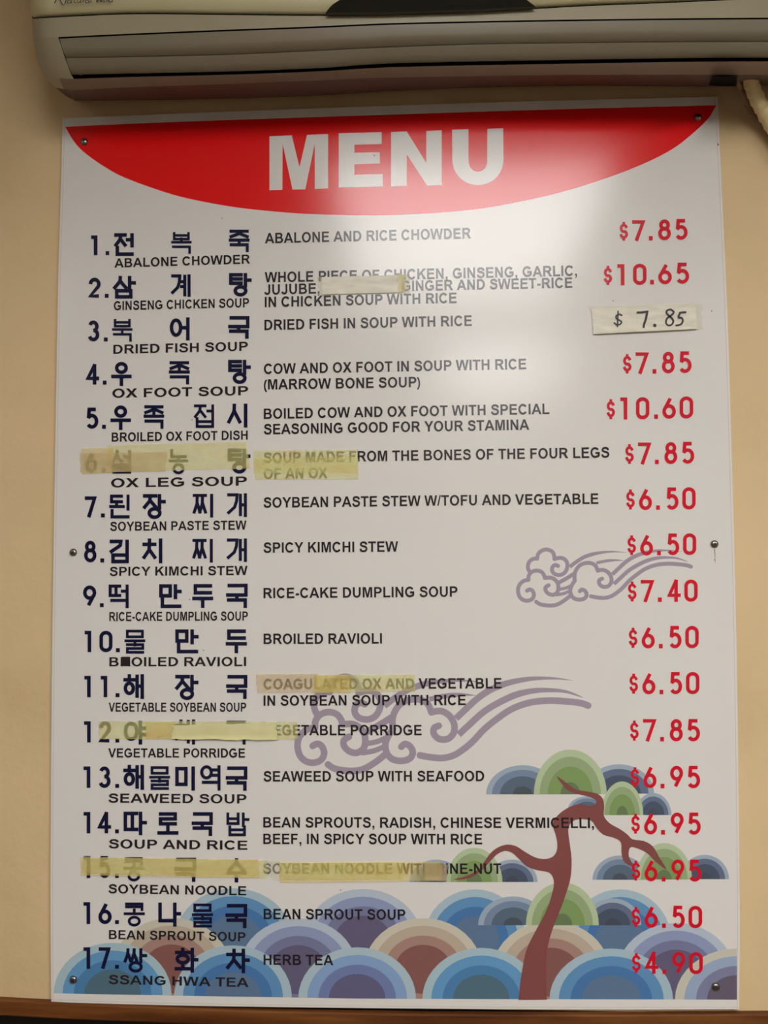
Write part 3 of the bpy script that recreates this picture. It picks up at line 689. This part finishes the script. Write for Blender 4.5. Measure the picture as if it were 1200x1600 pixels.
# screws
for sx, sy in ((132,222),(1090,184),(115,863),(1116,850),(115,1530),(1118,1541)):
    q = P(sx, sy, 0); mb = MB(); n = 20; R_ = 0.0052
    prof = [(R_, -0.0007), (R_, -0.0016), (R_*.92, -0.0027), (R_*.7, -0.0037), (R_*.4, -0.0043)]
    vs = [(q.x + r*cos(2*pi*i/n), y, q.z + r*sin(2*pi*i/n)) for r, y in prof for i in range(n)]
    fs = [(k*n+i, k*n+(i+1)%n, (k+1)*n+(i+1)%n, (k+1)*n+i) for k in range(len(prof)-1) for i in range(n)] + [tuple(range((len(prof)-1)*n, len(prof)*n))[::1]]
    mb.add(vs, fs); s = mb.build('screw', M['screw'], board, True)
    mb = MB(); L_, w_ = R_*.42, R_*.1
    a = random.uniform(0, 1.2)
    for t in (a, a + pi/2):
        c_, s_ = cos(t), sin(t)
        pts = [(q.x + c_*u - s_*v, -0.00445, q.z + s_*u + c_*v) for u, v in ((-L_,-w_),(L_,-w_),(L_,w_),(-L_,w_))]
        pts += [(x, -0.0041, z) for x, _, z in pts]
        mb.add(pts, [(0,1,2,3),(0,4,5,1),(1,5,6,2),(2,6,7,3),(3,7,4,0)])
    mb.build('cross_slot', M['slot'], s)
# dirt marks on the laminate
mb = MB()
for x, y, r in ((660,221,1.3),(1122,226,1.5),(1112,486,1.0),(532,1391,1.0),(296,937,.9),(300,656,.9),(1116,875,.9),(585,243,1.1),(347,341,.8),(958,470,.9),(318,1016,.9)):
    disc(mb, x, y, r, r*1.3, lev(5) if y > 340 else lev(8), 8)
stroke(mb, [(1116.5,858),(1117.5,880)], [1.6,.5], lev(5))
mb.build('grime_speck', mat('grime', seen(120,104,84), 0.7), board)

# ------------------------------------------------------------------ tapes and paper on the board
def tape_mat(name, c0, c1, cover, scale=18):
    m = bpy.data.materials.new(name); m.use_nodes = True; nt = m.node_tree; b = nt.nodes['Principled BSDF']
    tc = nt.nodes.new('ShaderNodeTexCoord'); mp = nt.nodes.new('ShaderNodeMapping'); mp.inputs['Scale'].default_value = (1, 1, 3.5)
    n = nt.nodes.new('ShaderNodeTexNoise'); n.inputs['Scale'].default_value = scale; n.inputs['Detail'].default_value = 7
    r = nt.nodes.new('ShaderNodeValToRGB'); r.color_ramp.elements[0].position = .34; r.color_ramp.elements[1].position = .66
    r.color_ramp.elements[0].color = (*seen(*c0), 1); r.color_ramp.elements[1].color = (*seen(*c1), 1)
    nt.links.new(tc.outputs['Object'], mp.inputs[0]); nt.links.new(mp.outputs[0], n.inputs['Vector'])
    nt.links.new(n.outputs[0], r.inputs[0]); nt.links.new(r.outputs[0], b.inputs['Base Color'])
    n2 = nt.nodes.new('ShaderNodeTexNoise'); n2.inputs['Scale'].default_value = 55; n2.inputs['Detail'].default_value = 3
    r2 = nt.nodes.new('ShaderNodeMapRange'); r2.inputs[1].default_value = .3; r2.inputs[2].default_value = .7
    r2.inputs[3].default_value = max(0, cover - .03); r2.inputs[4].default_value = min(1, cover + .03)
    nt.links.new(tc.outputs['Object'], n2.inputs['Vector']); nt.links.new(n2.outputs[0], r2.inputs[0]); nt.links.new(r2.outputs[0], b.inputs['Alpha'])
    bp = nt.nodes.new('ShaderNodeBump'); bp.inputs['Strength'].default_value = .16; bp.inputs['Distance'].default_value = .0012
    nt.links.new(n.outputs[0], bp.inputs['Height']); nt.links.new(bp.outputs[0], b.inputs['Normal'])
    b.inputs['Roughness'].default_value = .38
    return m
TM = {
 'yellow': tape_mat('aged_tape_yellow', (216,188,106), (224,203,132), .37),
 'amber':  tape_mat('aged_tape_amber', (216,172,84), (222,188,104), .38),
 'tan':    tape_mat('aged_tape_tan', (186,162,118), (198,178,132), .40),
 'pale':   tape_mat('tape_pale', (188,182,130), (196,190,146), .93),
 'paper':  tape_mat('label_paper', (184,178,160), (200,194,178), 1.0, 40),
 'clear':  tape_mat('clear_tape', (196,190,160), (200,194,170), .28),
}
def sheet(quad, nx=24, nz=6, y0=-0.0009, amp=0.0002, curl=0.0, jag=0.5, seed=0.0):
    """a thin sheet between four photo corners (tl, tr, br, bl), with a slight wrinkle and a worn edge"""
    tl, tr, br, bl = [Vector(q) for q in quad]; vs = []; fs = []
    for j in range(nz + 1):
        for i in range(nx + 1):
            u, v = i/nx, j/nz
            p = tl.lerp(tr, u).lerp(bl.lerp(br, u), v)
            if j in (0, nz): p.y += jag*noise.noise(Vector((p.x*.07, seed + j, 0)))
            if i in (0, nx): p.x += jag*3*noise.noise(Vector((seed + i, p.y*.5, 3)))
            y = y0 - amp*(1 + noise.noise(Vector((p.x*.03, p.y*.08, seed)))) - curl*max(0, (v - .72)/.28)**2*(.4 + .6*sin(pi*u)**.5)
            w = P(p.x, p.y, 0); vs.append((w.x, y, w.z))
    for j in range(nz):
        for i in range(nx):
            a = j*(nx+1) + i; fs.append((a, a + nx + 1, a + nx + 2, a + 1))
    return vs, fs
def strip(name, base, quads, label, cat, group='old tape strips on the menu board'):
    c = sum((P(*q) for q in quads[0][1]), Vector()) / 4
    t = empty(name, (c.x, 0, c.z))
    for k, (mk, quad, kw) in enumerate(quads):
        kw = dict(kw); nm = kw.pop('name', base)
        vs, fs = sheet(quad, seed=k*7.3 + quad[0][0], **kw)
        mesh(nm, vs, fs, TM[mk], t, True)
    tag(t, label, cat, group); return t

# handwritten price label
t = strip('price_label', 'paper', [
   ('paper', [(924,483),(1086,473.5),(1088.5,515),(927,523)], dict(y0=-.0014, amp=.0003, curl=.0028, jag=.3)),
   ('clear', [(1080,472),(1096,476),(1099,514),(1084,517)], dict(name='clear_tape', y0=-.0010, nx=4, jag=1.5, curl=.0)),
   ('clear', [(919,480),(1060,474),(1040,482),(924,489)], dict(name='clear_tape', y0=-.0010, nx=10))],
   'white paper price label with $ 7.85 written by hand, right of DRIED FISH', 'price label', 'paper patches on the menu board')
mb = MB()
def hw(pts, w):
    stroke(mb, catmull([(900 + a/5.4545, 460 + b/5.4545) for a, b in pts], 5), w*1.3, -.0024, 'round')
hw([(388,182),(362,172),(338,190),(345,212),(372,226),(386,240),(372,258),(345,262),(324,246)], 1.7); hw([(356,148),(353,210),(350,278)], 1.7)
hw([(522,158),(562,156),(606,150)], 2.6); hw([(604,152),(592,215),(576,262),(572,300)], 2.7)
disc(mb, 900 + 668/5.4545, 460 + 268/5.4545, 2.8, 2.8, -.0024)
hw([(826,150),(805,133),(775,140),(768,160),(785,182),(812,205),(826,232),(812,260),(785,268),(764,248),(770,212),(800,188),(826,165),(828,148)], 2.2)
hw([(930,156),(905,157),(882,160)], 2.4); hw([(884,160),(870,198),(898,205),(906,232),(888,260),(850,268)], 2.3)
mb.build('handwriting', M['marker'], t)

strip('paper_patch', 'paper', [
   ('clear', [(496,433),(640,428.5),(640,459),(498,462)], dict(name='clear_tape', y0=-.0009)),
   ('paper', [(503,433.5),(627,430.5),(628,457.5),(503.5,460.5)], dict(y0=-.0013, curl=.0006, jag=.3)),
   ('yellow', [(621,430),(634,429.6),(634,457),(622,458)], dict(name='tape_end', y0=-.0016, nx=4))],
   'small cream paper patch covering a word in the second description', 'paper patch', 'paper patches on the menu board')
strip('tape_strip', 'tape_layer', [
   ('yellow', [(168,696),(384.5,689.5),(391.5,732),(170,738)], dict(y0=-.0010)),
   ('amber', [(128,700.5),(177,700),(177,739),(129,741)], dict(y0=-.0014, nx=8)),
   ('tan', [(126,708),(262,706.5),(259,736.5),(126.5,738.5)], dict(y0=-.0018))],
   'layered yellowed tape over the number and Korean name above OX LEG SOUP', 'tape')
strip('tape_strip', 'tape_layer', [
   ('yellow', [(396,704),(559.5,702.5),(558,738),(397,740)], dict(y0=-.0010)),
   ('yellow', [(396.5,716),(559.5,713.5),(559.8,748.6),(398.7,749.6)], dict(y0=-.0014))],
   'two overlapping yellow tape pieces over SOUP MADE and OF AN OX', 'tape')
strip('tape_strip', 'tape_layer', [
   ('yellow', [(491,1055),(648,1053.5),(649,1080),(491,1082.5)], dict(y0=-.0010)),
   ('tan', [(401,1053),(496,1052.5),(495,1081.5),(402,1082.5)], dict(y0=-.0014, nx=12)),
   ('amber', [(491,1054.5),(548,1054),(548,1082),(491,1082.5)], dict(y0=-.0018, nx=8))],
   'short tape strip tan at left and yellow at right above IN SOYBEAN SOUP', 'tape')
strip('tape_strip', 'tape_layer', [
   ('yellow', [(155,1126),(465,1127),(465,1155.5),(155,1154.5)], dict(y0=-.0010, nx=40)),
   ('amber', [(228,1128),(275,1128),(274,1154.5),(229,1154)], dict(y0=-.0014, nx=8)),
   ('pale', [(270,1133.5),(350,1131.5),(433,1127.5),(432,1155)][:1] + [(433,1128.5),(433,1155.5),(268,1154)], dict(y0=-.0018, curl=.0022, jag=1.2))],
   'long pale tape strip across the twelfth line, above VEGETABLE PORRIDGE', 'tape')
strip('tape_strip', 'tape_layer', [
   ('amber', [(126,1339.4),(404,1342.6),(405,1371),(127,1366.8)], dict(y0=-.0010, nx=40, curl=.0016)),
   ('yellow', [(130,1338.6),(417,1343.6),(418,1372),(128,1363)], dict(y0=-.0014, nx=30, jag=1.5))],
   'long amber tape strip above SOYBEAN NOODLE on the left side', 'tape')
strip('tape_strip', 'tape_layer', [
   ('amber', [(436,1347.5),(690,1346.2),(690,1375.5),(438,1378.5)], dict(y0=-.0010, nx=36, curl=.0012)),
   ('yellow', [(437,1347),(630,1346.6),(632,1373),(437,1374)], dict(y0=-.0014, nx=24)),
   ('clear', [(412,1344),(440,1345),(440,1376),(424,1374)], dict(name='clear_tape', y0=-.0007, nx=5)),
   ('tan', [(662,1346.5),(700,1350),(698,1375.5),(664,1374)], dict(name='lifted_end', y0=-.0018, nx=6, curl=.002))],
   'amber tape strip over SOYBEAN NOODLE WITH PINE-NUT, lifted at its right end', 'tape')

# ------------------------------------------------------------------ air conditioner
ac = empty('air_conditioner', (P(672, 100, 0).x, WY, P(600, 143, 0).z))
tag(ac, 'cream wall-mounted air conditioner above the menu board', 'air conditioner')
XS = [200,350,500,600,750,900,1050,1200,1290]
R = {
 'A': dict(l=(50,27), m=(84,25), y=[20,21,22.5,21.5,17,8,2,-5,-9], Y=-.132),
 'B': dict(l=(52,60), m=(91,58), y=[52.7,46.5,41,36.5,33,30.5,28.7,27.5,27], Y=-.130),
 'C': dict(l=(57,93), m=(101,89), y=[87.5,84,77.5,72.5,67.5,65.5,64,63.5,63], Y=-.123),
 'D': dict(l=(66,113), m=(111,116), y=[114,111,105.5,98.5,95,92.5,90,89,88.5], Y=-.112),
 'E': dict(l=(70,121), m=(115.5,123.5), y=[120.5,117,111.5,105.5,102,99.5,97,96,95.5], Y=-.108),
 'F': dict(l=(87,137), m=(112,141), y=[136.5,131.5,125.5,121.5,118.8,117,116.8,117,117], Y=-.093),
 'G': dict(l=(103,150), m=(118,157.5), y=[156.7,154.5,149,143,137,134.3,135,134.5,134], Y=-.018),
}
def interp(xs, ys, x):
    for i in range(len(xs)-1):
        if x <= xs[i+1]: 
            t = (x - xs[i])/(xs[i+1]-xs[i]); return ys[i] + (ys[i+1]-ys[i])*t
    return ys[-1]
XF = [160] + list(range(200, 1291, 45)) + [1290]
def row(k, dY=0.0, dy=0.0, left=True):
    r = R[k]; out = []
    xs_ = [r['m'][0]] + XS; ys_ = [r['m'][1]] + r['y']
    # smooth the measured heights
    cm = catmull(list(zip(xs_, ys_)), 8); cx_ = [c[0] for c in cm]; cy_ = [c[1] for c in cm]
    if left:
        lx, ly = r['l']; mx, my = r['m']
        Yl = r['Y']*.80 + WY*.2
        out.append(P(lx, ly + dy, Yl + dY))
        out.append(P(lx + (mx-lx)*.18, ly + (my-ly)*.18 + dy, r['Y']*.90 + WY*.1 + dY))
        out.append(P(lx + (mx-lx)*.5, ly + (my-ly)*.5 + dy, r['Y']*.97 + WY*.03 + dY))
    out.append(P(r['m'][0], r['m'][1] + dy, r['Y'] + dY))
    for x in XF: out.append(P(x, interp(cx_, cy_, x) + dy, r['Y'] + dY))
    return out
def loft(mb, rows, c0=0, c1=None):
    n = len(rows[0]); c1 = c1 or n - 1
    vs = [p for r in rows for p in r]; fs = []
    for j in range(len(rows)-1):
        for i in range(c0, c1): fs.append((j*n+i, (j+1)*n+i, (j+1)*n+i+1, j*n+i+1))
    mb.add(vs, fs)
# housing: front lip under the panel, end cheek, lower lip
mb = MB()
rA0 = row('A', dY=.012, dy=-1.0); rA = row('A', dY=0.001, dy=2.4); rB, rC, rD, rE, rF, rG = (row(k) for k in 'BCDEFG')
loft(mb, [rA, rB])
loft(mb, [rB, rC, rD, rE], 0, 3)
rEF = [(a*.5 + b*.5) + Vector((0, -.003, 0)) for a, b in zip(rE, rF)]
loft(mb, [rE, rEF, rF], 0, 2)
mb.build('housing', M['ac_body'], ac, True)
mb = MB(); loft(mb, [rE, rEF, rF], 2); mb.build('lower_lip', mat('shaded_lip_plastic', seen(112,92,74), 0.5, var=(8, [seen(116,88,70), seen(110,96,78)], (1,1,1))), ac, True)  # lip faces down; its shade is painted as a darker plastic
mb = MB(); loft(mb, [row('A', dY=.012, dy=-5), row('A', dY=.012, dy=6)]); mb.build('panel_gap_shade', M['ac_dark'], ac)  # black strip painting the shadow line under the front panel
# underside and end
mb = MB()
rF2 = [p.copy() for p in rF]; rGw = [Vector((p.x, WY, p.z + .012)) for p in rG]
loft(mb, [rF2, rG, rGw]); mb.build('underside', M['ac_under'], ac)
# back shell: top, ends
mb = MB()
zt = P(600, 20, -.132).z + .262
def wallp(p): return Vector((p.x, WY, p.z))
lf = [rA0[0], rA[0], rB[0], rC[0], rD[0], rE[0], rEF[0], rF[0], rG[0]]
for s_ in (0, -1):
    col_ = [r[s_] for r in (rA0, rA, rB, rC, rD, rE, rEF, rF, rG)]
    gz = rG[s_].z + .012; xi = .03 if s_ == 0 else 0
    vs = col_ + [Vector((p.x + xi, WY, max(p.z, gz))) for p in col_]; n = len(col_)
    mb.add(vs, [(i, i+1, n+i+1, n+i) for i in range(n-1)])
xl, xr = rA0[0].x, rA0[-1].x
mb.add(*box_geo(xl + .045, xr, -.117, WY, rA0[5].z + .012, zt - .006))
mb.build('back_shell', M['ac_body'], ac)
# duct opening behind the flaps
mb = MB()
i0 = 3
b1 = [p + Vector((0, .035, .006)) for p in rB]; b2 = [p + Vector((0, .045, .03)) for p in rE]
e1 = [p + Vector((0, .0, 0)) for p in rE]
loft(mb, [rB, b1, b2, e1], i0)
q = [rB[i0], rC[i0], rD[i0], rE[i0]]; mb.add(q + [p + Vector((0,.04,.01)) for p in q], [(0,1,5,4),(1,2,6,5),(2,3,7,6)])
mb.build('air_outlet', M['ac_dark'], ac)
def between(a, b, t): return [p*(1-t) + q_*t for p, q_ in zip(a, b)]
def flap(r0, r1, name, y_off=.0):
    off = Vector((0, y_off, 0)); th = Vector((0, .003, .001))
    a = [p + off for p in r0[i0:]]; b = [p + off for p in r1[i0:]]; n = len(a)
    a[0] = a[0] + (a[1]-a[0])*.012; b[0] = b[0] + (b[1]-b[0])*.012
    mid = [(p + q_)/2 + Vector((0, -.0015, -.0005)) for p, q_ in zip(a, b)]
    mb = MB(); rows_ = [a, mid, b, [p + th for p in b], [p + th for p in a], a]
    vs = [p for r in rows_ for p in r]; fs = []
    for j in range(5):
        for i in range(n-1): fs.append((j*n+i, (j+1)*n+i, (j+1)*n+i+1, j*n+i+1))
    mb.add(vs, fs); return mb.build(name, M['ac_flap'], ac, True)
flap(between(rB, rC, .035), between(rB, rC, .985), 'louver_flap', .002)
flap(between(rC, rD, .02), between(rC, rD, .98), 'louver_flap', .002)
# front panel
mb = MB()
pr = []
rowA = row('A', dy=-1.6)
h0 = [zt - p.z for p in rowA]
for t, Y_ in ((0.0008, .004), (.003, .0006), (.012, -.0022), (.05, -.005), (.25, -.007), (.6, -.004), (.88, .006), (.97, .02), (1.0, .045), (1.0, .16)):
    pr.append([Vector((p.x, min(WY, p.y + Y_), p.z + hh*t)) for p, hh in zip(rowA, h0)])
loft(mb, pr)
n = len(pr[0])
for s_ in (0, n-1):
    col_ = [r[s_] for r in pr]; k = len(col_)
    mb.add(col_ + [Vector((p.x, min(WY, -.1), p.z)) for p in col_], [(i, i+1, k+i+1, k+i) for i in range(k-1)])
panel_o = mb.build('front_panel', M['ac_panel'], ac, True)
# display window
def aY(x): return interp([50,84]+XS, [27,25]+R['A']['y'], x)
dp = [(509, aY(509) - .6), (514,15), (521,8), (532,1), (548,-10), (570,-34), (790,-38), (808,-14), (818,-3), (826,4), (836, aY(836) - .4)]
low = [(x, aY(x) - .6) for x in (790, 740, 690, 640, 600, 560)]
pts = catmull(dp, 3) + low
w = [P(a, b, -.138) for a, b in pts]
mb = MB(); vv = [Vector((v.x, -.1392 - .0012, v.z)) for v in w]
tr = tessellate_polygon([[Vector((v.x, v.z, 0)) for v in vv]])
n = len(vv)
mb.add(vv + [v + Vector((0, .006, 0)) for v in vv], [tuple(t) for t in tr] + [(i, (i+1) % n, n+(i+1) % n, n+i) for i in range(n)])
mb.build('display_window', M['ac_black'], ac)
# script lettering on the panel
mb = MB()
def script(paths, w=1.0):
    for p in paths:
        q = catmull(p, 5); k0 = len(mb.v); stroke(mb, q, w, 0)
        for i in range(k0, len(mb.v)):
            v = Vector(mb.v[i]); d = (v - CAM); d *= (-.1402 - CAM.y) / d.y; mb.v[i] = tuple(CAM + d)
script([[(90,-6),(87,1),(85,5)], [(91,-7),(94,0),(97,6),(100,8.5)], [(101,7),(104,-2),(107,-9)]], 1.4)                    # N
script([[(110,0),(106,1),(106,5),(110,4),(112,0)], [(112,0),(111,4),(113,4.5)]])                                             # a
script([[(119,-6),(116,1),(117,4.5),(119,4)], [(115,-1),(121,-1.5)]])                                                        # t
script([[(122,0),(121,3.5),(123,4.5),(126,1)], [(127,0),(125.5,4),(127.5,4)]])                                               # u
script([[(130,0),(129,4)], [(129.5,2),(132,-.5),(133.5,0)]])                                                                 # r
script([[(138,0),(134,1),(134,4.5),(138,3.5),(139.5,0)], [(139.5,0),(138.5,3.5),(140.5,4)], [(145,-9),(142,2),(143.5,4)]])   # a l
script([[(150,-7),(151,-2),(151,3.5)], [(151,3.5),(154,-1),(157,-7)], [(157,-7),(157,0),(157.5,3)], [(157.5,3),(161,-2),(164,-7)]], 1.3)  # W
script([[(163,-1),(162,3),(164,3)], [(167,-1),(166,3)], [(166.4,1),(169,-1),(169.5,1),(169,3)], [(175,-1.5),(171,0),(171,3),(174.5,2.5),(178,-8)], [(175.5,1),(176,3)]])  # i n d
mb.build('lettering', M['ac_ink'], ac)
# cord notch in the underside
mb = MB(); a = P(1107, 119.5, -.11); b = P(1150, 134, -.03)
loft(mb, [[P(x, 119.2, -.116) for x in (1112,1125,1140,1150)], [P(x, y_, -.02) for x, y_ in ((1106,132.5),(1125,133.5),(1140,134),(1150,134))]])
for p_ in range(len(mb.v)): mb.v[p_] = (mb.v[p_][0], mb.v[p_][1] - .0015, mb.v[p_][2] - .0015)
mb.build('pipe_notch', M['ac_dark'], ac)

# ------------------------------------------------------------------ wrapped pipe and cord leaving the unit
def tube(mb, path, rad, ns=14, wrap=0.0, pitch=10, lumps=0.0):
    n = len(path); vs = []
    s = 0
    for i, p in enumerate(path):
        a = path[max(0, i-1)]; b = path[min(n-1, i+1)]; t = (b - a).normalized()
        if i: s += (p - path[i-1]).length
        x = t.cross(Vector((0, 1, 0))).normalized(); y = t.cross(x)
        for k in range(ns):
            th = 2*pi*k/ns
            ph = (s/pitch - k/ns) % 1.0
            r = rad*(1 + wrap*(ph - .5)) + lumps*noise.noise(Vector((s*60, cos(th), sin(th))))
            vs.append(p + x*r*cos(th) + y*r*sin(th))
    fs = [(i*ns+k, i*ns+(k+1)%ns, (i+1)*ns+(k+1)%ns, (i+1)*ns+k) for i in range(n-1) for k in range(ns)]
    fs += [tuple(range(ns))[::-1], tuple(range((n-1)*ns, n*ns))]
    mb.add(vs, fs)
def path3(pts, n=14): return [Vector(p) for p in catmull([tuple(P(a, b, c)) for a, b, c in pts], n)]
mb = MB(); tube(mb, path3([(1160,85,-.07),(1170,112,-.06),(1177,140,-.045),(1192,172,-.03),(1212,205,-.02),(1240,245,-.016),(1290,300,-.016),(1370,365,-.016),(1480,420,-.016)]), .0098, 18, wrap=.17, pitch=.012, lumps=.0005)
o = mb.build('wrapped_pipe', M['wrap'], None, True); tag(o, 'thick cream tape-wrapped pipe coming down from the air conditioner at right', 'pipe')
mb = MB(); pth = path3([(1146,88,-.06),(1152,118,-.05),(1158,140,-.035),(1170,166,-.014),(1186,190,-.004),(1206,210,-.002),(1236,250,-.002),(1285,306,-.002),(1362,372,-.002),(1472,428,-.002)])
tube(mb, pth, .0042, 12, wrap=.35, pitch=.006)
o = mb.build('cord', M['rope'], None, True); tag(o, 'thin brownish twisted cord running beside the wrapped pipe', 'cord')
